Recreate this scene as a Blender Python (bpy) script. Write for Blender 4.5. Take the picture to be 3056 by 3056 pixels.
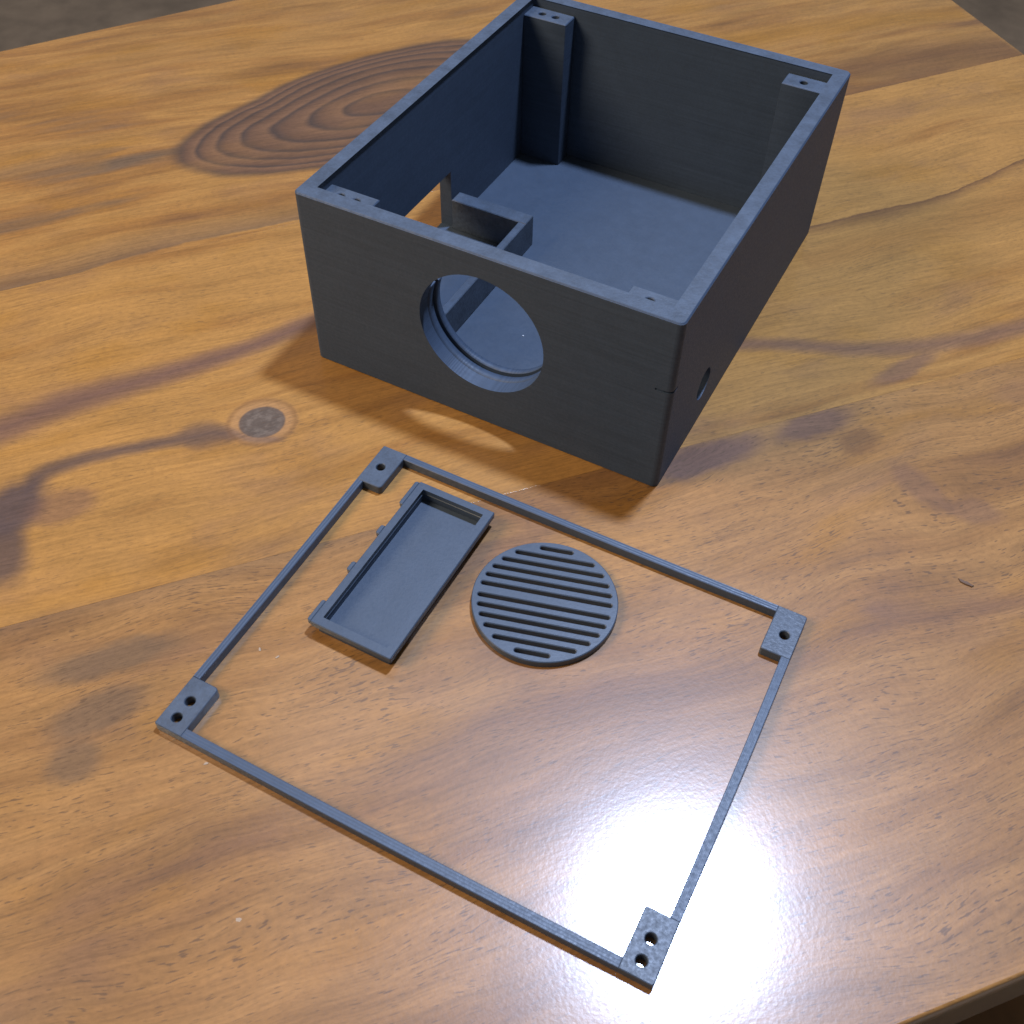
import bpy, bmesh, math, random
from mathutils import Matrix, Vector

S = 0.001                       # everything below is laid out in millimetres
scene = bpy.context.scene
col = scene.collection
for o in list(bpy.data.objects):
    bpy.data.objects.remove(o)

# ---------------------------------------------------------------- camera
cam_d = bpy.data.cameras.new('camera')
cam_d.sensor_width = 36.0
cam_d.lens = 3245.6 / 3056.0 * 36.0
cam_d.clip_start = 0.01
cam_d.clip_end = 50.0
cam = bpy.data.objects.new('camera', cam_d)
col.objects.link(cam)


def rodrigues(v):
    a = math.sqrt(sum(x * x for x in v))
    return Matrix.Rotation(a, 3, Vector(v))


Rm = rodrigues((2.37798014, 0.59967658, -0.19691855))
CAM_ROWS = [Rm[0], Rm[1], Rm[2]]
mx = Matrix((( Rm[0][0], -Rm[1][0], -Rm[2][0]),
             ( Rm[0][1], -Rm[1][1], -Rm[2][1]),
             ( Rm[0][2], -Rm[1][2], -Rm[2][2])))
cam.matrix_world = Matrix.Translation(Vector((193.43, -226.57, 261.02)) * S) @ mx.to_4x4()
scene.camera = cam
cam_d.dof.use_dof = True
cam_d.dof.focus_distance = 0.36
cam_d.dof.aperture_fstop = 38.0

# ---------------------------------------------------------------- world, lamps, exposure
world = bpy.data.worlds.new('World')
scene.world = world
world.use_nodes = True
wbg = world.node_tree.nodes['Background']
wbg.inputs['Color'].default_value = (0.90, 0.92, 0.95, 1)
wbg.inputs['Strength'].default_value = 0.18


def area_lamp(name, loc, target, size, energy, color, shape='DISK', size_y=None):
    d = bpy.data.lights.new(name, 'AREA')
    d.shape = shape
    d.size = size * S
    if size_y:
        d.size_y = size_y * S
    d.energy = energy
    d.color = color
    o = bpy.data.objects.new(name, d)
    col.objects.link(o)
    o.location = Vector(loc) * S
    dirv = (Vector(target) - Vector(loc)).normalized()
    o.rotation_euler = dirv.to_track_quat('-Z', 'Y').to_euler()
    return o


KEY = area_lamp('cool_lamp', (166, 230, 900), (110, -20, 0), 66, 16.5, (0.54, 0.68, 1.0))
SIDE = area_lamp('soft_cool_lamp', (-230, 300, 950), (60, 0, 0), 320, 0.18, (0.74, 0.85, 1.0), 'RECTANGLE', 180)  # weak unseen cool source inferred from the shadow's left wedge, no window known
WARM = area_lamp('warm_lamp', (-560, -560, 780), (70, -20, 0), 520, 13.5, (1.0, 0.80, 0.58))

scene.view_settings.view_transform = 'Standard'
scene.view_settings.look = 'None'
scene.view_settings.exposure = 0.0
scene.view_settings.gamma = 1.0

# ---------------------------------------------------------------- node helpers


class NT:
    def __init__(self, name):
        self.mat = bpy.data.materials.new(name)
        self.mat.use_nodes = True
        self.t = self.mat.node_tree
        self.t.nodes.clear()
        self.out = self.t.nodes.new('ShaderNodeOutputMaterial')

    def put(self, sock, v):
        if v is None:
            return
        if isinstance(v, bpy.types.NodeSocket):
            self.t.links.new(v, sock)
        else:
            sock.default_value = v

    def n(self, typ, ins=None, **props):
        nd = self.t.nodes.new(typ)
        for k, v in props.items():
            setattr(nd, k, v)
        for k, v in (ins or {}).items():
            self.put(nd.inputs[k], v)
        return nd

    def m(self, op, a, b=None, c=None, clamp=False):
        nd = self.n('ShaderNodeMath', {0: a, 1: b, 2: c}, operation=op, use_clamp=clamp)
        return nd.outputs[0]

    def rng(self, v, a, b, c=0.0, d=1.0, smooth=True):
        nd = self.n('ShaderNodeMapRange', {0: v, 1: a, 2: b, 3: c, 4: d},
                    interpolation_type='SMOOTHSTEP' if smooth else 'LINEAR')
        return nd.outputs[0]

    def mix(self, f, a, b, blend='MIX'):
        nd = self.n('ShaderNodeMix', {0: f, 6: a, 7: b}, data_type='RGBA', blend_type=blend)
        return nd.outputs[2]

    def vec(self, x, y, z=0.0):
        return self.n('ShaderNodeCombineXYZ', {0: x, 1: y, 2: z}).outputs[0]

    def noise(self, vec, scale=1.0, detail=2.0, rough=0.5):
        return self.n('ShaderNodeTexNoise', {'Vector': vec, 'Scale': scale, 'Detail': detail,
                                             'Roughness': rough}).outputs[0]

    def ramp(self, f, stops, interp='LINEAR'):
        nd = self.n('ShaderNodeValToRGB', {0: f})
        nd.color_ramp.interpolation = interp
        el = nd.color_ramp.elements
        while len(el) < len(stops):
            el.new(0.5)
        for e, (p, c) in zip(el, stops):
            e.position = p
            e.color = (c, c, c, 1) if isinstance(c, (int, float)) else (*c, 1)
        return nd.outputs[0]

    def curve(self, f, pts):
        """float curve through (0..1, 0..1) points"""
        nd = self.n('ShaderNodeFloatCurve', {'Value': f})
        cu = nd.mapping.curves[0]
        while len(cu.points) < len(pts):
            cu.points.new(0.5, 0.5)
        for p, (x, y) in zip(cu.points, pts):
            p.location = (x, y)
            p.handle_type = 'AUTO_CLAMPED'
        nd.mapping.update()
        return nd.outputs[0]

    def coords(self):
        """object coordinates in millimetres"""
        tc = self.n('ShaderNodeTexCoord').outputs['Object']
        sc = self.n('ShaderNodeVectorMath', {0: tc, 'Scale': 1 / S}, operation='SCALE').outputs[0]
        sp = self.n('ShaderNodeSeparateXYZ', {0: sc})
        return sc, sp.outputs[0], sp.outputs[1], sp.outputs[2]


# ---------------------------------------------------------------- wood
LIGHT = (0.292, 0.140, 0.033)
TAN = (0.222, 0.097, 0.021)
AMBER = (0.255, 0.110, 0.013)
BROWN = (0.108, 0.046, 0.016)
PURPLE = (0.122, 0.060, 0.036)
GREY = (0.118, 0.068, 0.034)
DARK = (0.062, 0.038, 0.032)


def wood(name, seed, feats, tone, flow=9.0, pore=1.0, mottled=0.5, darken=1.0):
    """feats: list of ('vein', centre pts, half-width pts, profile, colour, strength)
                    ('blot', u, v, a, b, angle, colour, strength)
                    ('rings', u, v, a, b, angle)"""
    g = NT(name)
    P, u, v, z = g.coords()
    sd = seed * 37.0
    # the flow of the fibres: everything that follows the grain uses vw instead of v
    big = g.noise(g.vec(g.m('MULTIPLY', u, 1 / 95), g.m('MULTIPLY', v, 1 / 48), sd), 1.0, 1.5)
    fl = g.m('MULTIPLY', g.m('SUBTRACT', big, 0.5), flow * 2.6)
    med = g.noise(g.vec(g.m('MULTIPLY', u, 1 / 26), g.m('MULTIPLY', v, 1 / 15), sd + 3), 1.0, 2.0)
    fl = g.m('ADD', fl, g.m('MULTIPLY', g.m('SUBTRACT', med, 0.5), flow * 0.22))
    vw = g.m('ADD', v, fl)
    # board colour: long soft bands + patches
    band = g.noise(g.vec(g.m('MULTIPLY', u, 1 / 160), g.m('MULTIPLY', vw, 1 / 22), sd + 7), 1.0, 3.0, 0.6)
    patch = g.noise(g.vec(g.m('MULTIPLY', u, 1 / 62), g.m('MULTIPLY', vw, 1 / 30), sd + 11), 1.0, 3.0, 0.6)
    fine = g.noise(g.vec(g.m('MULTIPLY', u, 1 / 40), g.m('MULTIPLY', vw, 1 / 2.6), sd + 13), 1.0, 3.0, 0.65)
    base = g.ramp(band, tone)
    base = g.mix(g.m('MULTIPLY', g.rng(patch, 0.50, 0.74), mottled), base, (*PURPLE, 1))
    yel = g.noise(g.vec(g.m('MULTIPLY', u, 1 / 46), g.m('MULTIPLY', vw, 1 / 21), sd + 17), 1.0, 2.0)
    base = g.mix(g.m('MULTIPLY', g.rng(yel, 0.52, 0.75), 0.55), base, (*AMBER, 1))
    # figure drawn by the tree: veins, knots, blotches, rings
    wob = g.m('MULTIPLY', g.m('SUBTRACT', g.noise(P, 0.11, 3.0, 0.65), 0.5), 5.0)
    ragg = g.m('MULTIPLY', g.m('SUBTRACT', g.noise(
        g.vec(g.m('MULTIPLY', u, 1 / 14), g.m('MULTIPLY', v, 1 / 1.6), sd), 1.0, 2.0), 0.5), 3.2)
    for ft in feats:
        if ft[0] == 'vein':
            _, cp, wp, prof, colr, st = ft
            u0, u1 = cp[0][0], cp[-1][0]
            vs = [q[1] for q in cp]
            v0, v1 = min(vs) - 1, max(vs) + 1
            wm = max(q[1] for q in wp)
            t = g.m('DIVIDE', g.m('SUBTRACT', u, u0), u1 - u0, clamp=True)
            c = g.m('MULTIPLY_ADD', g.curve(t, [((a - u0) / (u1 - u0), (b - v0) / (v1 - v0)) for a, b in cp]), v1 - v0, v0)
            w = g.m('MULTIPLY_ADD', g.curve(t, [((a - u0) / (u1 - u0), b / wm) for a, b in wp]), wm, 0.001)
            d = g.m('DIVIDE', g.m('SUBTRACT', g.m('ADD', v, g.m('ADD', g.m('MULTIPLY', wob, 0.45), g.m('MULTIPLY', ragg, 0.5))), c), w)
            d = g.m('MULTIPLY_ADD', d, 0.5, 0.5, clamp=True)
            k = g.ramp(d, prof)
            ends = g.m('MULTIPLY', g.rng(u, u0 - 2, u0 + 4), g.rng(u, u1 + 2, u1 - 4))
            k = g.m('MULTIPLY', g.m('MULTIPLY', k, ends), st)
            base = g.mix(k, base, (*colr, 1))
        elif ft[0] == 'blot':
            _, bu, bv, a, b, ang, colr, st = ft
            ca, sa = math.cos(math.radians(ang)), math.sin(math.radians(ang))
            du = g.m('SUBTRACT', g.m('ADD', u, wob), bu)
            dv = g.m('SUBTRACT', g.m('ADD', v, g.m('ADD', wob, ragg)), bv)
            x = g.m('MULTIPLY_ADD', du, ca / a, g.m('MULTIPLY', dv, sa / a))
            y = g.m('MULTIPLY_ADD', du, -sa / b, g.m('MULTIPLY', dv, ca / b))
            q = g.m('SQRT', g.m('ADD', g.m('MULTIPLY', x, x), g.m('MULTIPLY', y, y)))
            k = g.m('MULTIPLY', g.rng(q, 1.05, 0.45), st)
            base = g.mix(k, base, (*colr, 1))
        elif ft[0] == 'knot':
            _, bu, bv, a, b, ang = ft
            ca, sa = math.cos(math.radians(ang)), math.sin(math.radians(ang))
            w2 = g.m('MULTIPLY', wob, 0.22)
            du = g.m('SUBTRACT', g.m('ADD', u, w2), bu)
            dv = g.m('SUBTRACT', g.m('ADD', v, w2), bv)
            x = g.m('MULTIPLY_ADD', du, ca / a, g.m('MULTIPLY', dv, sa / a))
            y = g.m('MULTIPLY_ADD', du, -sa / b, g.m('MULTIPLY', dv, ca / b))
            q = g.m('SQRT', g.m('ADD', g.m('MULTIPLY', x, x), g.m('MULTIPLY', y, y)))
            halo = g.rng(q, 1.75, 1.10)
            base = g.mix(g.m('MULTIPLY', halo, 0.45), base, (0.27, 0.145, 0.07, 1))
            ring = g.m('MULTIPLY', g.rng(q, 1.62, 1.45), g.rng(q, 1.22, 1.45))
            base = g.mix(g.m('MULTIPLY', ring, 0.4), base, (*BROWN, 1))
            crack = g.noise(g.vec(g.m('MULTIPLY', u, 0.28), g.m('MULTIPLY', v, 0.40), sd), 1.0, 2.0, 0.6)
            core = g.mix(g.rng(crack, 0.45, 0.62), (0.080, 0.056, 0.040, 1), (0.112, 0.082, 0.060, 1))
            rim = g.m('MULTIPLY', g.rng(q, 0.72, 0.96), 0.6)
            core = g.mix(rim, core, (0.095, 0.060, 0.04, 1))
            base = g.mix(g.rng(q, 1.05, 0.93), base, core)
        elif ft[0] == 'rings':
            _, bu, bv, a, b, ang = ft
            ca, sa = math.cos(math.radians(ang)), math.sin(math.radians(ang))
            w2 = g.m('MULTIPLY', wob, 0.2)
            du = g.m('SUBTRACT', g.m('ADD', u, w2), bu)
            dv = g.m('SUBTRACT', g.m('ADD', v, w2), bv)
            x = g.m('MULTIPLY_ADD', du, ca / a, g.m('MULTIPLY', dv, sa / a))
            y = g.m('MULTIPLY_ADD', du, -sa / b, g.m('MULTIPLY', dv, ca / b))
            # pointed at one end, like a flame
            y = g.m('MULTIPLY', y, g.m('MULTIPLY_ADD', x, -0.18, 1.0))
            q = g.m('SQRT', g.m('ADD', g.m('MULTIPLY', x, x), g.m('MULTIPLY', y, y)))
            q = g.m('ADD', q, g.m('MULTIPLY', g.m('SUBTRACT', med, 0.5), 0.06))
            q = g.m('ADD', q, g.m('MULTIPLY', g.m('SUBTRACT', big, 0.5), 0.22))
            stripes = g.ramp(q, [(0, (0.096, 0.047, 0.025)), (0.16, (0.096, 0.047, 0.025)), (0.22, (0.050, 0.030, 0.022)), (0.25, (0.135, 0.066, 0.032)), (0.36, (0.096, 0.047, 0.025)), (0.41, (0.050, 0.030, 0.022)), (0.44, (0.135, 0.066, 0.032)), (0.52, (0.096, 0.047, 0.025)), (0.56, (0.050, 0.030, 0.022)), (0.59, (0.135, 0.066, 0.032)), (0.66, (0.096, 0.047, 0.025)), (0.7, (0.050, 0.030, 0.022)), (0.725, (0.135, 0.066, 0.032)), (0.78, (0.096, 0.047, 0.025)), (0.815, (0.050, 0.030, 0.022)), (0.84, (0.135, 0.066, 0.032)), (0.885, (0.096, 0.047, 0.025)), (0.91, (0.050, 0.030, 0.022)), (0.93, (0.135, 0.066, 0.032)), (0.965, (0.096, 0.047, 0.025)), (0.99, (0.050, 0.030, 0.022))])
            base = g.mix(g.m('MULTIPLY', g.rng(q, 1.07, 0.96), g.rng(patch, 0.20, 0.55, 0.72, 1.0)), base, stripes)
    # fibre streaks and pores
    cloud = g.noise(g.vec(g.m('MULTIPLY', u, 1 / 55), g.m('MULTIPLY', vw, 1 / 16), sd + 31), 1.0, 4.0, 0.62)
    base = g.mix(1.0, base, g.ramp(cloud, [(0.30, 0.84), (0.5, 1.0), (0.70, 1.10)]), 'MULTIPLY')
    base = g.mix(1.0, base, g.ramp(fine, [(0.25, 0.88), (0.5, 1.0), (0.75, 1.08)]), 'MULTIPLY')
    hair = g.noise(g.vec(g.m('MULTIPLY', u, 1 / 22), g.m('MULTIPLY', vw, 1 / 0.8), sd + 41), 1.0, 2.0, 0.6)
    base = g.mix(1.0, base, g.ramp(hair, [(0.3, 0.84), (0.5, 1.0), (0.7, 1.10)]), 'MULTIPLY')
    grit = g.noise(g.vec(g.m('MULTIPLY', u, 1 / 2.6), g.m('MULTIPLY', vw, 1 / 1.05), sd + 43), 1.0, 3.0, 0.75)
    base = g.mix(1.0, base, g.ramp(grit, [(0.28, 0.82), (0.5, 1.0), (0.72, 1.12)]), 'MULTIPLY')
    pn = g.noise(g.vec(g.m('MULTIPLY', u, 1 / 3.8), g.m('MULTIPLY', vw, 1 / 0.5), sd + 23), 1.0, 1.0)
    dens = g.noise(g.vec(g.m('MULTIPLY', u, 1 / 34), g.m('MULTIPLY', vw, 1 / 14), sd + 29), 1.0, 2.0)
    thr = g.m('MULTIPLY_ADD', dens, -0.30, 0.80 - 0.02 * pore)
    pores = g.rng(g.m('SUBTRACT', pn, thr), 0.0, 0.07)
    base = g.mix(g.m('MULTIPLY', pores, 0.54 * pore), base, (0.085, 0.044, 0.020, 1))
    if darken != 1.0:
        base = g.mix(1.0, base, (darken, darken, darken, 1), 'MULTIPLY')
    # lacquer: bumps of brushed varnish, dust nibs, open pores
    peel = g.noise(P, 0.80, 2.0, 0.6)
    hgt = g.m('MULTIPLY', peel, 0.017)
    bump = g.n('ShaderNodeBump', {'Height': hgt, 'Distance': 1.0 * S, 'Strength': 1.0})
    bs = g.n('ShaderNodeBsdfPrincipled', {
        'Base Color': base, 'Roughness': 0.40, 'IOR': 1.45, 'Specular IOR Level': 0.35, 'Normal': bump.outputs[0],
        'Coat Weight': 1.0, 'Coat Roughness': 0.165, 'Coat IOR': 1.55, 'Coat Normal': bump.outputs[0]})
    g.t.links.new(bs.outputs[0], g.out.inputs[0])
    return g.mat


SOFT = [(0.0, 0.0), (0.3, 0.8), (0.5, 1.0), (0.7, 0.8), (1.0, 0.0)]
LOWSHARP = [(0.0, 0.0), (0.06, 1.0), (0.25, 0.75), (0.6, 0.5), (1.0, 0.0)]     # crisp on the near edge
HIGHSHARP = [(0.0, 0.0), (0.45, 0.35), (0.80, 0.75), (0.94, 1.0), (1.0, 0.0)]  # crisp on the far edge

tone_far = [(0.30, BROWN), (0.40, TAN), (0.52, LIGHT), (0.62, TAN), (0.74, GREY)]
tone_mid = [(0.28, TAN), (0.42, LIGHT), (0.58, LIGHT), (0.68, TAN), (0.80, BROWN)]
ROSE = (0.210, 0.098, 0.028)
tone_near = [(0.26, (0.140, 0.064, 0.024)), (0.42, ROSE), (0.55, (0.262, 0.128, 0.038)), (0.66, ROSE), (0.80, GREY)]

WOOD_FAR = wood('acacia_far_board', 1, [
    ('rings', 66, 158, 93, 42, 11),
    ('vein', [(-120, 80), (-104, 80), (-52, 88), (-13, 90), (30, 90)], [(-120, 8), (-60, 9), (30, 8)], LOWSHARP, GREY, 0.75),
    ('vein', [(-110, 152), (-44, 158)], [(-110, 3), (-80, 9), (-44, 0.5)], SOFT, GREY, 0.5),
    ('vein', [(230, 116), (300, 117), (380, 112)], [(230, 6), (290, 16), (340, 20), (380, 18)], SOFT, BROWN, 0.85),
    ('vein', [(245, 103), (300, 102), (380, 103)], [(245, 5), (300, 7), (380, 9)], LOWSHARP, BROWN, 0.8),
    ('vein', [(180, 150), (260, 160), (378, 150)], [(180, 4), (260, 12), (378, 10)], SOFT, AMBER, 0.7),
], tone_far, flow=6.0, pore=0.55, mottled=0.35)
WOOD_MID = wood('acacia_middle_board', 2, [
    ('vein', [(-125, -4), (-108, -1), (-81, 5), (-54, 8), (-26, 12), (5, 19), (40, 24)],
     [(-125, 11), (-100, 10), (-54, 8), (-20, 6.5), (5, 7), (40, 4)], SOFT, PURPLE, 1.0),
    ('vein', [(-120, -20), (-60, -14), (0, -8)], [(-120, 4), (-60, 7), (0, 2)], SOFT, LIGHT, 0.5),
    ('vein', [(-103, -30), (-88, -24), (-78, -23.5), (-68, -24), (-54, -25), (-44, -25.5), (-36, -28), (-30, -33), (-20, -36)],
     [(-103, 7), (-88, 5), (-70, 4.2), (-54, 4.4), (-46, 8), (-39, 7), (-33, 3), (-20, 1.6)], SOFT, DARK, 0.85),
    ('blot', -106, -38, 16, 12, 60, DARK, 0.95),
    ('blot', -112, -54, 11, 19, 10, DARK, 0.85),
    ('blot', -92, -42, 14, 9, 0, PURPLE, 0.6),
    ('knot', -25.5, -26, 7.8, 7.4, 0),
    ('vein', [(195, 9), (218, 8), (233, 8), (249, 8), (263, 9), (288, 14), (323, 23), (380, 34)],
     [(195, 1.5), (233, 5), (263, 4), (288, 3), (323, 3), (380, 3)], HIGHSHARP, BROWN, 0.95),
    ('vein', [(190, -8), (250, -6), (340, 8)], [(190, 8), (250, 12), (340, 10)], SOFT, TAN, 0.6),
    ('vein', [(110, -36), (128, -40), (147, -44), (166, -51), (183, -59), (217, -67), (260, -69), (330, -66)],
     [(110, 3), (147, 5), (183, 6), (217, 6), (330, 5)], SOFT, PURPLE, 0.8),
    ('blot', 190, 55, 90, 34, 4, LIGHT, 0.75),
    ('blot', 195, -74, 20, 5, 12, PURPLE, 0.7),
], tone_mid, flow=7.0, pore=0.75, mottled=0.40)
WOOD_NEAR = wood('acacia_near_board', 3, [
    ('blot', 108, -90, 28, 8, 5, PURPLE, 0.95),
    ('blot', 150, -88, 20, 7, 6, PURPLE, 0.85),
    ('blot', 160, -100, 10, 7, 10, BROWN, 0.6),
    ('blot', 168, -124, 7, 16, 12, PURPLE, 0.5),
    ('blot', 178, -138, 12, 7, -30, PURPLE, 0.5),
    ('blot', -84, -104, 26, 7, 0, GREY, 0.8),
    ('blot', -90, -120, 17, 8, 10, GREY, 0.75),
    ('blot', -97, -133, 9, 8, 0, GREY, 0.7),
    ('blot', 25, -104, 30, 6, 3, PURPLE, 0.5),
    ('vein', [(-125, -87), (-60, -87), (20, -87)], [(-125, 5), (-60, 5), (20, 3)], HIGHSHARP, GREY, 0.55),
    ('blot', 60, -120, 40, 18, 0, LIGHT, 0.45),
    ('blot', 30, -175, 70, 30, 0, PURPLE, 0.35),
], tone_near, flow=12.0, pore=1.35, mottled=0.45)

# ---------------------------------------------------------------- plastic


def plastic(name, lines=None, mott=0.5, base=(0.037, 0.054, 0.084), rough=0.50, period=0.45, speck=0.0, spec=0.5):
    g = NT(name)
    P, x, y, z = g.coords()
    n1 = g.noise(P, 0.16, 3.0, 0.6)
    n2 = g.noise(P, 0.9, 3.0, 0.7)
    f = g.m('ADD', g.m('MULTIPLY', n1, 0.5), g.m('MULTIPLY', n2, 0.5))
    k = 0.5 * mott
    c = g.mix(1.0, (*base, 1), g.ramp(f, [(0.3, 1 - k), (0.5, 1.0), (0.7, 1 + k)]), 'MULTIPLY')
    ly = g.noise(g.vec(g.m('MULTIPLY', g.m('ADD', x, y), 1 / 70), g.m('MULTIPLY', z, 1 / 1.1), 0.0), 1.0, 3.0, 0.7)
    if lines == 'z':
        c = g.mix(1.0, c, g.ramp(ly, [(0.3, 0.86), (0.5, 1.0), (0.7, 1.12)]), 'MULTIPLY')
    h = g.m('MULTIPLY', n2, 0.05 + 0.10 * speck)
    if lines:
        ax = {'x': x, 'y': y, 'z': z}[lines]
        wv = g.m('SINE', g.m('MULTIPLY_ADD', ax, 2 * math.pi / period, g.m('MULTIPLY', n1, 2.0)))
        h = g.m('ADD', h, g.m('MULTIPLY', wv, 0.022))
        c = g.mix(1.0, c, g.ramp(g.m('MULTIPLY_ADD', wv, 0.5, 0.5), [(0.0, 0.90), (1.0, 1.06)]), 'MULTIPLY')
    bump = g.n('ShaderNodeBump', {'Height': h, 'Distance': S, 'Strength': 0.7})
    rg = g.ramp(n2, [(0.3, rough + 0.10), (0.7, rough - 0.08)])
    bs = g.n('ShaderNodeBsdfPrincipled', {'Base Color': c, 'Roughness': rg, 'IOR': 1.46, 'Specular IOR Level': spec, 'Normal': bump.outputs[0]})
    g.t.links.new(bs.outputs[0], g.out.inputs[0])
    return g.mat


PL_WALL = plastic('slate_plastic_layered', 'z', 0.22, period=0.42, rough=0.58, spec=0.35)
PL_TOP = plastic('slate_plastic_mottled', None, 0.85, base=(0.044, 0.058, 0.080), speck=1.0, rough=0.46)
PL_FLAT = plastic('slate_plastic_smooth', None, 0.25, base=(0.040, 0.055, 0.079), rough=0.42)
PL_BARX = plastic('slate_plastic_lined_x', 'y', 0.35, period=0.85, rough=0.46)
PL_BARY = plastic('slate_plastic_lined_y', 'x', 0.35, period=0.85, rough=0.46)


def plain(name, colr, rough=0.6):
    g = NT(name)
    P, x, y, z = g.coords()
    n = g.noise(P, 0.02, 4.0, 0.6)
    c = g.mix(1.0, (*colr, 1), g.ramp(n, [(0.3, 0.75), (0.7, 1.2)]), 'MULTIPLY')
    bs = g.n('ShaderNodeBsdfPrincipled', {'Base Color': c, 'Roughness': rough})
    g.t.links.new(bs.outputs[0], g.out.inputs[0])
    return g.mat


FLOOR_M = plain('dim_brown_floor', (0.27, 0.20, 0.135), 0.55)
FLAKE_M = plain('dark_brown_flake', (0.10, 0.055, 0.03), 0.7)
LEG_M = plain('table_leg_wood', (0.20, 0.11, 0.05), 0.5)

# ---------------------------------------------------------------- mesh helpers


def link(name, me, mat, parent=None):
    mats = mat if isinstance(mat, (list, tuple)) else [mat]
    for m_ in mats:
        me.materials.append(m_)
    o = bpy.data.objects.new(name, me)
    col.objects.link(o)
    if parent:
        o.parent = parent
    return o


def thing(name, label, cat, loc=(0, 0, 0), rotz=0.0):
    o = bpy.data.objects.new(name, None)
    o.empty_display_size = 0.01
    col.objects.link(o)
    o.location = Vector(loc) * S
    o.rotation_euler = (0, 0, rotz)
    o['label'] = label
    o['category'] = cat
    return o


def rrect(x0, y0, x1, y1, r=0.0, seg=6):
    """rounded rectangle, counter-clockwise; r may be one radius or four (BL, BR, TR, TL)"""
    rs = [r] * 4 if isinstance(r, (int, float)) else list(r)

    def f(d):
        X0, Y0, X1, Y1 = x0 + d, y0 + d, x1 - d, y1 - d
        out = []
        for (cx, cy, a0), rr in zip(((X0, Y0, 180), (X1, Y0, 270), (X1, Y1, 0), (X0, Y1, 90)), rs):
            q = max(rr - d, 0.12 if rr > 0 else 0.0)
            sx = 1 if cx == X0 else -1
            sy = 1 if cy == Y0 else -1
            if rr <= 0:
                out.append((cx, cy))
                continue
            for i in range(seg + 1):
                a = math.radians(a0 + 90 * i / seg)
                out.append((cx + sx * q + q * math.cos(a), cy + sy * q + q * math.sin(a)))
        return out
    return f


def circ(cx, cy, r, seg=32):
    def f(d):
        return [(cx + (r + d) * math.cos(2 * math.pi * i / seg), cy + (r + d) * math.sin(2 * math.pi * i / seg)) for i in range(seg)]
    return f


def disc(cx, cy, r, seg=96):
    def f(d):
        return [(cx + (r - d) * math.cos(2 * math.pi * i / seg), cy + (r - d) * math.sin(2 * math.pi * i / seg)) for i in range(seg)]
    return f


def slot(cx, cy, half, w, ang, seg=6):
    ca, sa = math.cos(ang), math.sin(ang)

    def f(d):
        r = w / 2 + d
        h = half - w / 2
        pts = []
        for side, a0 in ((1, -90), (-1, 90)):
            for i in range(seg + 1):
                a = math.radians(a0 + 180 * i / seg)
                pts.append((side * h + r * math.cos(a), r * math.sin(a)))
        return [(cx + ca * px - sa * py, cy + sa * px + ca * py) for px, py in pts]
    return f


def extrude(outer, holes, z0, z1, c=0.3, cb=None, mats=(0, 0)):
    """prism with chamfered rims; cap faces get material index mats[0], sides mats[1]"""
    cb = c if cb is None else cb
    bm = bmesh.new()
    prof = []
    if cb > 0:
        prof.append((z0, cb))
    prof += [(z0 + cb, 0.0), (z1 - c, 0.0)]
    if c > 0:
        prof.append((z1, c))
    caps = {0: [], 1: []}
    for k, fn in enumerate([outer] + list(holes)):
        rings = []
        for zz, d in prof:
            rings.append([bm.verts.new((px * S, py * S, zz * S)) for px, py in fn(d)])
        n = len(rings[0])
        for a in range(len(rings) - 1):
            for i in range(n):
                j = (i + 1) % n
                q = [rings[a][i], rings[a][j], rings[a + 1][j], rings[a + 1][i]]
                if k:
                    q.reverse()
                fc = bm.faces.new(q)
                fc.smooth = True
                fc.material_index = mats[1]
        caps[0].append(rings[0])
        caps[1].append(rings[-1])
    for which in (0, 1):
        edges = []
        for rg in caps[which]:
            n = len(rg)
            for i in range(n):
                e = bm.edges.get((rg[i], rg[(i + 1) % n]))
                edges.append(e)
        before = set(bm.faces)
        bmesh.ops.triangle_fill(bm, use_beauty=True, use_dissolve=False, edges=edges,
                                normal=(0, 0, 1 if which else -1))
        for fc in set(bm.faces) - before:
            fc.smooth = False
            fc.material_index = mats[0]
            if (fc.normal.z > 0) != bool(which):
                fc.normal_flip()
    # crisp corners: sharp where neighbouring sides turn a lot
    bm.normal_update()
    for e in bm.edges:
        if len(e.link_faces) == 2 and e.calc_face_angle(0) > math.radians(28):
            e.smooth = False
    me = bpy.data.meshes.new('part')
    bm.to_mesh(me)
    bm.free()
    return me


def box_mesh(x0, y0, z0, x1, y1, z1, c=0.3):
    return extrude(rrect(x0, y0, x1, y1, 0.0), [], z0, z1, c)


def boolean_cut(me, cutters):
    """difference of plain meshes, evaluated once"""
    o = bpy.data.objects.new('tmp', me)
    col.objects.link(o)
    tmp = [o]
    for cm in cutters:
        c_ = bpy.data.objects.new('tmp_cut', cm)
        col.objects.link(c_)
        tmp.append(c_)
        md = o.modifiers.new('b', 'BOOLEAN')
        md.operation = 'DIFFERENCE'
        md.solver = 'EXACT'
        md.object = c_
    dg = bpy.context.evaluated_depsgraph_get()
    dg.update()
    res = bpy.data.meshes.new_from_object(o.evaluated_get(dg))
    for t_ in tmp:
        bpy.data.objects.remove(t_)
    return res


def turned(me, mat):
    me.transform(mat)
    return me


# cylinders lying along Y / X, made from the same extruder
ALONG_Y = Matrix(((1, 0, 0, 0), (0, 0, 1, 0), (0, 1, 0, 0), (0, 0, 0, 1)))
ALONG_X = Matrix(((0, 0, 1, 0), (1, 0, 0, 0), (0, 1, 0, 0), (0, 0, 0, 1)))


def flip(me):
    me.flip_normals()
    return me


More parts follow.
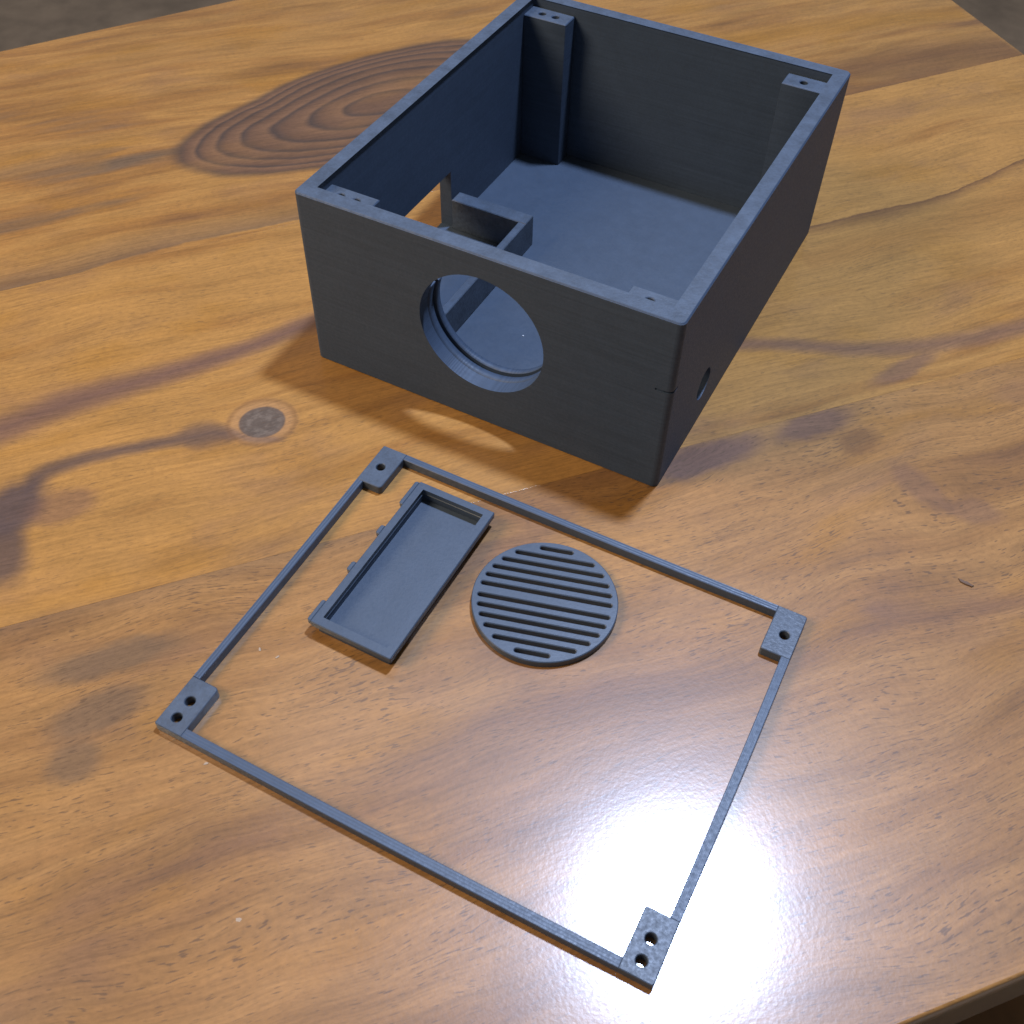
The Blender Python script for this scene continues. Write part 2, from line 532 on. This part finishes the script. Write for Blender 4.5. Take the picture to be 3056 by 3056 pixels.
# ---------------------------------------------------------------- setting: floor and table
FLOOR_Z = -470.0
bm = bmesh.new()
for px, py in ((-4000, -4000), (4000, -4000), (4000, 4000), (-4000, 4000)):
    bm.verts.new((px * S, py * S, FLOOR_Z * S))
bm.faces.new(bm.verts)
me = bpy.data.meshes.new('floor')
bm.to_mesh(me)
bm.free()
fl = link('floor', me, FLOOR_M)
fl['kind'] = 'structure'

ANG = math.radians(48)
table = thing('wooden_table', 'glossy lacquered wooden table of broad brown boards under all the plastic parts', 'table', (0, 0, FLOOR_Z), ANG)


def seam(u):
    return 80.0 + 0.06 * u


def board(name, lo, hi, mat, u0=-420.0, u1=379.0, n=60, thick=32.0, e_lo=0.04, e_hi=0.04):
    """one plank between the curves lo(u) and hi(u), edges eased"""
    bm = bmesh.new()
    rows = []
    for i in range(n + 1):
        u_ = u0 + (u1 - u0) * i / n
        a, b = lo(u_), hi(u_)
        ue = u_
        rows.append([bm.verts.new((ue * S, vv * S, zz * S)) for vv, zz in (
            (a, -thick), (a, -e_lo), (a + e_lo * 0.3, -e_lo * 0.3), (a + e_lo, 0.0),
            (b - e_hi, 0.0), (b - e_hi * 0.3, -e_hi * 0.3), (b, -e_hi), (b, -thick))])
    k = len(rows[0])
    for i in range(n):
        for j in range(k):
            jj = (j + 1) % k
            f_ = bm.faces.new((rows[i][j], rows[i + 1][j], rows[i + 1][jj], rows[i][jj]))
            f_.smooth = j not in (3, 7)
    bm.faces.new(rows[0])
    bm.faces.new(list(reversed(rows[-1])))
    bmesh.ops.recalc_face_normals(bm, faces=bm.faces)
    me = bpy.data.meshes.new(name)
    bm.to_mesh(me)
    bm.free()
    o = link(name, me, mat, table)
    o.location = (0, 0, -FLOOR_Z * S)
    return o


rnd = random.Random(4)
far_edge = lambda u_: 278 + 0.155 * u_ if u_ > -150 else 254.75
near_edge = lambda u_: -262 + 0.04 * math.sin(u_ * 0.11)
board('plank', near_edge, lambda u_: -83.015, WOOD_NEAR, e_lo=0.8)
board('plank', lambda u_: -82.985, lambda u_: seam(u_) - 0.015, WOOD_MID)
board('plank', lambda u_: seam(u_) + 0.015, far_edge, WOOD_FAR, e_hi=2.5)
for lu in (-370, 330):
    for lv in (-215, 225):
        leg = link('leg', box_mesh(lu - 25, lv - 25, 0, lu + 25, lv + 25, -FLOOR_Z - 32.0, 2), LEG_M, table)

# ---------------------------------------------------------------- the enclosure
BW, BD, BH, WT, FT = 130.0, 158.0, 67.4, 5.0, 4.0
box = thing('electronics_enclosure', 'deep open dark slate plastic box with round hole in its front wall', 'box', (0, 0, 0))

walls = extrude(rrect(0, 0, BW, BD, 2.0), [rrect(WT, WT, BW - WT, BD - WT, 0.5, 3)], 0.0, BH, 0.5, 0.3, mats=(1, 0))
cut_hole = turned(extrude(disc(66, 37, 22.0), [], -4, 9, 0), ALONG_Y)
flip(cut_hole)
cut_side = turned(extrude(disc(34.5, 17.4, 5.7, 40), [], BW - 9, BW + 4, 0), ALONG_X)
cut_notch = extrude(lambda d: [(124.5, -1), (131, -1), (131, 4), (129.65, 4), (129.65, 3), (127, 0.35), (124.5, 0.35)], [], 40.9, 41.7, 0)
cut_win = extrude(rrect(-4, 26, 8.5, 86.5), [], 3.0, 27.5, 0)
walls.materials.append(PL_WALL)
walls.materials.append(PL_TOP)
walls = boolean_cut(walls, [cut_hole, cut_side, cut_win, cut_notch])
for f_ in walls.polygons:
    nn = f_.normal
    f_.use_smooth = max(abs(nn.x), abs(nn.y), abs(nn.z)) < 0.9995
w_o = link('walls', walls, [], box)
link('floor_plate', box_mesh(WT + 0.02, WT + 0.02, 0.25, BW - WT - 0.02, BD - WT - 0.02, FT, 0.05), PL_FLAT, box)

PT = BH - 3.4          # the posts stop below the rim so that the lid frame drops in
PW, PD = 18.0, 8.5


def post(x0, y0, x1, y1, holes):
    p_ = link('corner_post', extrude(rrect(x0, y0, x1, y1, 0.3, 2), [circ(a, b, 1.45, 20) for a, b in holes], FT + 0.02, PT, 0.35, 0.0, mats=(1, 0)), [PL_WALL, PL_TOP], box)
    return p_


i0, i1, j0, j1 = WT + 0.03, BW - WT - 0.03, WT + 0.03, BD - WT - 0.03
post(i0, j1 - PD, i0 + PW, j1, [(i0 + 6.0, j1 - 4.4), (i0 + 11.7, j1 - 4.4)])
post(i1 - PW + 2, j1 - PD, i1, j1, [(i1 - 9.0, j1 - 4.4)])
post(i0, j0, i0 + PW, j0 + PD, [(i0 + 6.0, j0 + 4.2), (i0 + 11.7, j0 + 4.2)])
post(i1 - PW + 2, j0, i1, j0 + PD, [(i1 - 9.0, j0 + 4.2)])

# half ring behind the round hole that cradles the speaker: bore, groove, lip


def arc_band(r_in, r_out, y0, y1, a0=160.0, a1=360.0, n=48):
    bm = bmesh.new()
    rows = []
    for i in range(n + 1):
        a = math.radians(a0 + (a1 - a0) * i / n)
        rows.append([bm.verts.new(((66 + r_ * math.cos(a)) * S, yy * S, (37 + r_ * math.sin(a)) * S))
                     for r_, yy in ((r_in, y0), (r_in, y1), (r_out, y1), (r_out, y0))])
    for i in range(n):
        for j in range(4):
            k = (j + 1) % 4
            f_ = bm.faces.new((rows[i][j], rows[i + 1][j], rows[i + 1][k], rows[i][k]))
            f_.smooth = j in (0, 2)
    bm.faces.new(rows[0])
    bm.faces.new(list(reversed(rows[-1])))
    bmesh.ops.recalc_face_normals(bm, faces=bm.faces)
    me = bpy.data.meshes.new('arc')
    bm.to_mesh(me)
    bm.free()
    return me


col_o = link('speaker_ring', arc_band(22.0, 25.0, WT + 0.02, 8.2), PL_WALL, box)
link('groove', arc_band(23.3, 25.0, 8.22, 9.4), PL_WALL, col_o)
link('lip', arc_band(21.6, 25.0, 9.42, 12.0), PL_WALL, col_o)

# bay for the sliding tray, behind the slot in the left wall
CT = FT + 13.2
link('tray_bay_wall', box_mesh(WT + 1.6, 84.0, FT + 0.02, 38.8, 90.2, CT, 0.3), PL_TOP, box)
link('tray_bay_wall', box_mesh(35.7, 24.0, FT + 0.02, 38.8, 83.98, CT, 0.3), PL_TOP, box)
link('tray_bay_wall', box_mesh(WT + 0.05, 20.5, FT + 0.02, 38.8, 23.98, CT, 0.3), PL_TOP, box)

# ---------------------------------------------------------------- lid frame
FX, FY, FA, FTH, FW, FD = 46.51, -143.2, 0.0078, 3.3, 143.1, 114.95
frame = thing('lid_frame', 'thin slate plastic rectangular frame with screw tabs lying flat on the table', 'frame', (FX, FY, 0), FA)
TWD, TLN, BR = 8.8, 16.4, 2.4


def tab(x0, y0, x1, y1, holes, rs, rough_hole=False):
    o = link('corner_tab', extrude(rrect(x0, y0, x1, y1, rs, 4), [circ(a, b, 1.45, 24) for a, b in holes], 0.0, FTH, 0.22, 0.15, mats=(0, 1)), [PL_TOP, PL_FLAT], frame)
    return o


e_ = 0.02
tab(0, 0, TWD, TLN, [(4.3, 9.7), (4.3, 4.1)], [0.6, 0.0, 1.2, 0.0])
tab(FW - TWD, 0, FW, TLN, [(FW - 4.6, 9.6), (FW - 4.6, 4.0)], [0.0, 0.6, 0.0, 0.8])
tab(0, FD - TLN, TWD, FD, [(4.1, FD - 8.6)], [0.0, 1.2, 0.0, 0.5])
tab(FW - TWD, FD - TLN, FW, FD, [(FW - 4.0, FD - 9.2)], [0.8, 0.0, 0.9, 0.0])


def bar(a0, a1, lo, hi, along, bow, mat):
    """flat printed strip, very slightly bowed as thin prints are"""
    n = 14

    def f(d):
        pts = []
        for i in range(n + 1):
            t = i / n
            pts.append((a0 + (a1 - a0) * t, lo + d + bow * 4 * t * (1 - t)))
        for i in range(n, -1, -1):
            t = i / n
            pts.append((a0 + (a1 - a0) * t, hi - d + bow * 4 * t * (1 - t)))
        return pts if along == 'x' else [(q, p) for p, q in reversed(pts)]
    return link('bar', extrude(f, [], 0, FTH - 0.03, 0.16, 0.1), mat, frame)


bar(TWD + e_, FW - TWD - e_, 0.0, 2.7, 'x', -0.35, PL_BARX)
bar(TWD + e_, FW - TWD - e_, FD - 2.4, FD, 'x', -0.30, PL_BARX)
bar(TLN + e_, FD - TLN - e_, 0.0, 2.3, 'y', 0.25, PL_BARY)
bar(TLN + e_, FD - TLN - e_, FW - 2.6, FW, 'y', 0.30, PL_BARY)

# ---------------------------------------------------------------- tray
TX, TY, TW_, TL_, TH = 65.3, -98.0, 26.6, 60.2, 5.8
tray = thing('sliding_tray', 'small rectangular slate blue plastic tray with raised rim inside the frame', 'tray', (TX, TY, 0), 0.0)
link('body', extrude(rrect(1.3, 1.3, TW_ - 1.3, TL_ - 1.3, 0.4, 3), [rrect(2.3, 2.6, TW_ - 2.5, TL_ - 2.3, 0.3, 2)], 0.0, 3.58, 0.0, 0.2), PL_WALL, tray)
link('rim', extrude(rrect(0, 0, TW_, TL_, 0.5, 3), [rrect(2.3, 2.6, TW_ - 2.5, TL_ - 2.3, 0.3, 2)], 3.6, TH, 0.25, 0.2), PL_FLAT, tray)
link('floor_plate', box_mesh(2.32, 3.9, 0.1, TW_ - 2.52, TL_ - 2.32, 1.0, 0.1), PL_FLAT, tray)
link('gutter', box_mesh(2.32, 2.62, 0.1, TW_ - 2.52, 3.88, 0.3, 0.02), PL_WALL, tray)
link('ledge', box_mesh(TW_ - 3.3, 3.9, 1.02, TW_ - 2.52, TL_ - 2.34, TH - 1.3, 0.15), PL_FLAT, tray)
for y0, y1, out in ((49.6, TL_ - 0.3, 1.5), (36.2, 39.8, 1.5), (20.4, 24.0, 1.5), (0.3, 8.2, 1.4)):
    link('side_tab', extrude(rrect(-out, y0, -0.02, y1, [0.7, 0, 0, 0.7], 4), [], 3.7, TH - 0.25, 0.25, 0.2), PL_FLAT, tray)

# ---------------------------------------------------------------- grille disc
GA = math.radians(15.7)
grille = thing('speaker_grille', 'round slate plastic grille disc with parallel slots lying inside the frame', 'grille', (119.2, -57.6, 0), 0.0)
slots = []
for o_ in (2.15, 5.5, 8.85, 12.2, 15.55, 18.7):
    for sg in (1, -1):
        off = sg * o_
        half = math.sqrt(max(19.75 ** 2 - off * off, 0)) - 0.1
        if o_ > 18:
            half = 5.1
        slots.append(slot(-off * math.sin(GA), off * math.cos(GA), half, 1.35, GA))
link('disc', extrude(disc(0, 0, 21.4), slots, 0.0, 2.6, 0.25, 0.15, mats=(0, 0)), PL_FLAT, grille)

# ---------------------------------------------------------------- small debris on the table
bm = bmesh.new()
pts = [(-2.4, 1.0), (-1.4, 0.9), (-0.6, 0.4), (0.4, 0.5), (1.5, -0.2), (2.3, -0.5), (1.7, -1.2), (0.9, -0.9), (0.1, -0.8), (-0.9, -0.5), (-1.8, -0.1)]
lo = [bm.verts.new((x * S, y * S, 0.05 * S)) for x, y in pts]
hi = [bm.verts.new((x * S * 0.93, y * S * 0.93, (0.35 + 0.2 * rnd.random()) * S)) for x, y in pts]
bm.faces.new(hi)
bm.faces.new(list(reversed(lo)))
for i in range(len(pts)):
    j = (i + 1) % len(pts)
    bm.faces.new((lo[i], lo[j], hi[j], hi[i]))
me = bpy.data.meshes.new('wood_flake')
bm.to_mesh(me)
bm.free()
fk = link('wood_flake', me, FLAKE_M)
fk.location = Vector((226.6, 10.0, 0)) * S
fk.rotation_euler = (0, 0, 0.2)
fk['label'] = 'tiny dark brown flake lying on bare wood right of the frame'
fk['category'] = 'flake'

CR = [(55.6, -109.9, 0.0), (61.4, -109.6, 0.0), (64.4, -145.1, 0.0), (96.6, -173.7, 0.0), (60.7, 40.7, 4.0)]
CRUMB_M = plain('pale_crumb', (0.30, 0.22, 0.15), 0.8)
BIT_M = plain('white_plastic_bit', (0.45, 0.45, 0.45), 0.5)


def crumb(name, label, loc, size, mat, seed_):
    rr = random.Random(seed_)
    bm = bmesh.new()
    bmesh.ops.create_icosphere(bm, subdivisions=1, radius=1.0)
    for v_ in bm.verts:
        k = 0.75 + 0.5 * rr.random()
        v_.co = Vector((v_.co.x * k * size[0], v_.co.y * k * size[1], (v_.co.z + 1) * size[2])) * S
    me = bpy.data.meshes.new(name)
    bm.to_mesh(me)
    bm.free()
    o = link(name, me, mat)
    o.location = Vector(loc) * S
    o.rotation_euler = (0, 0, rr.random() * 3)
    o['label'] = label
    o['category'] = 'crumb'
    o['group'] = 'crumbs and dust specks'
    return o


crumb('dust_crumb', 'tiny pale crumb left of the tray, nearer the frame bar', CR[0], (0.7, 0.35, 0.12), CRUMB_M, 1)
crumb('dust_crumb', 'tiny pale crumb left of the tray, nearer the tray', CR[1], (0.75, 0.3, 0.12), CRUMB_M, 2)
crumb('dust_crumb', 'tiny pale crumb just outside the near bar of the frame', CR[2], (0.35, 0.8, 0.1), CRUMB_M, 3)
crumb('dust_crumb', 'larger greyish speck on bare wood at lower left of the picture', CR[3], (0.8, 0.6, 0.02), CRUMB_M, 4)
crumb('plastic_bit', 'tiny white bit on the box floor seen through the round hole', CR[4], (0.35, 0.3, 0.18), BIT_M, 5)
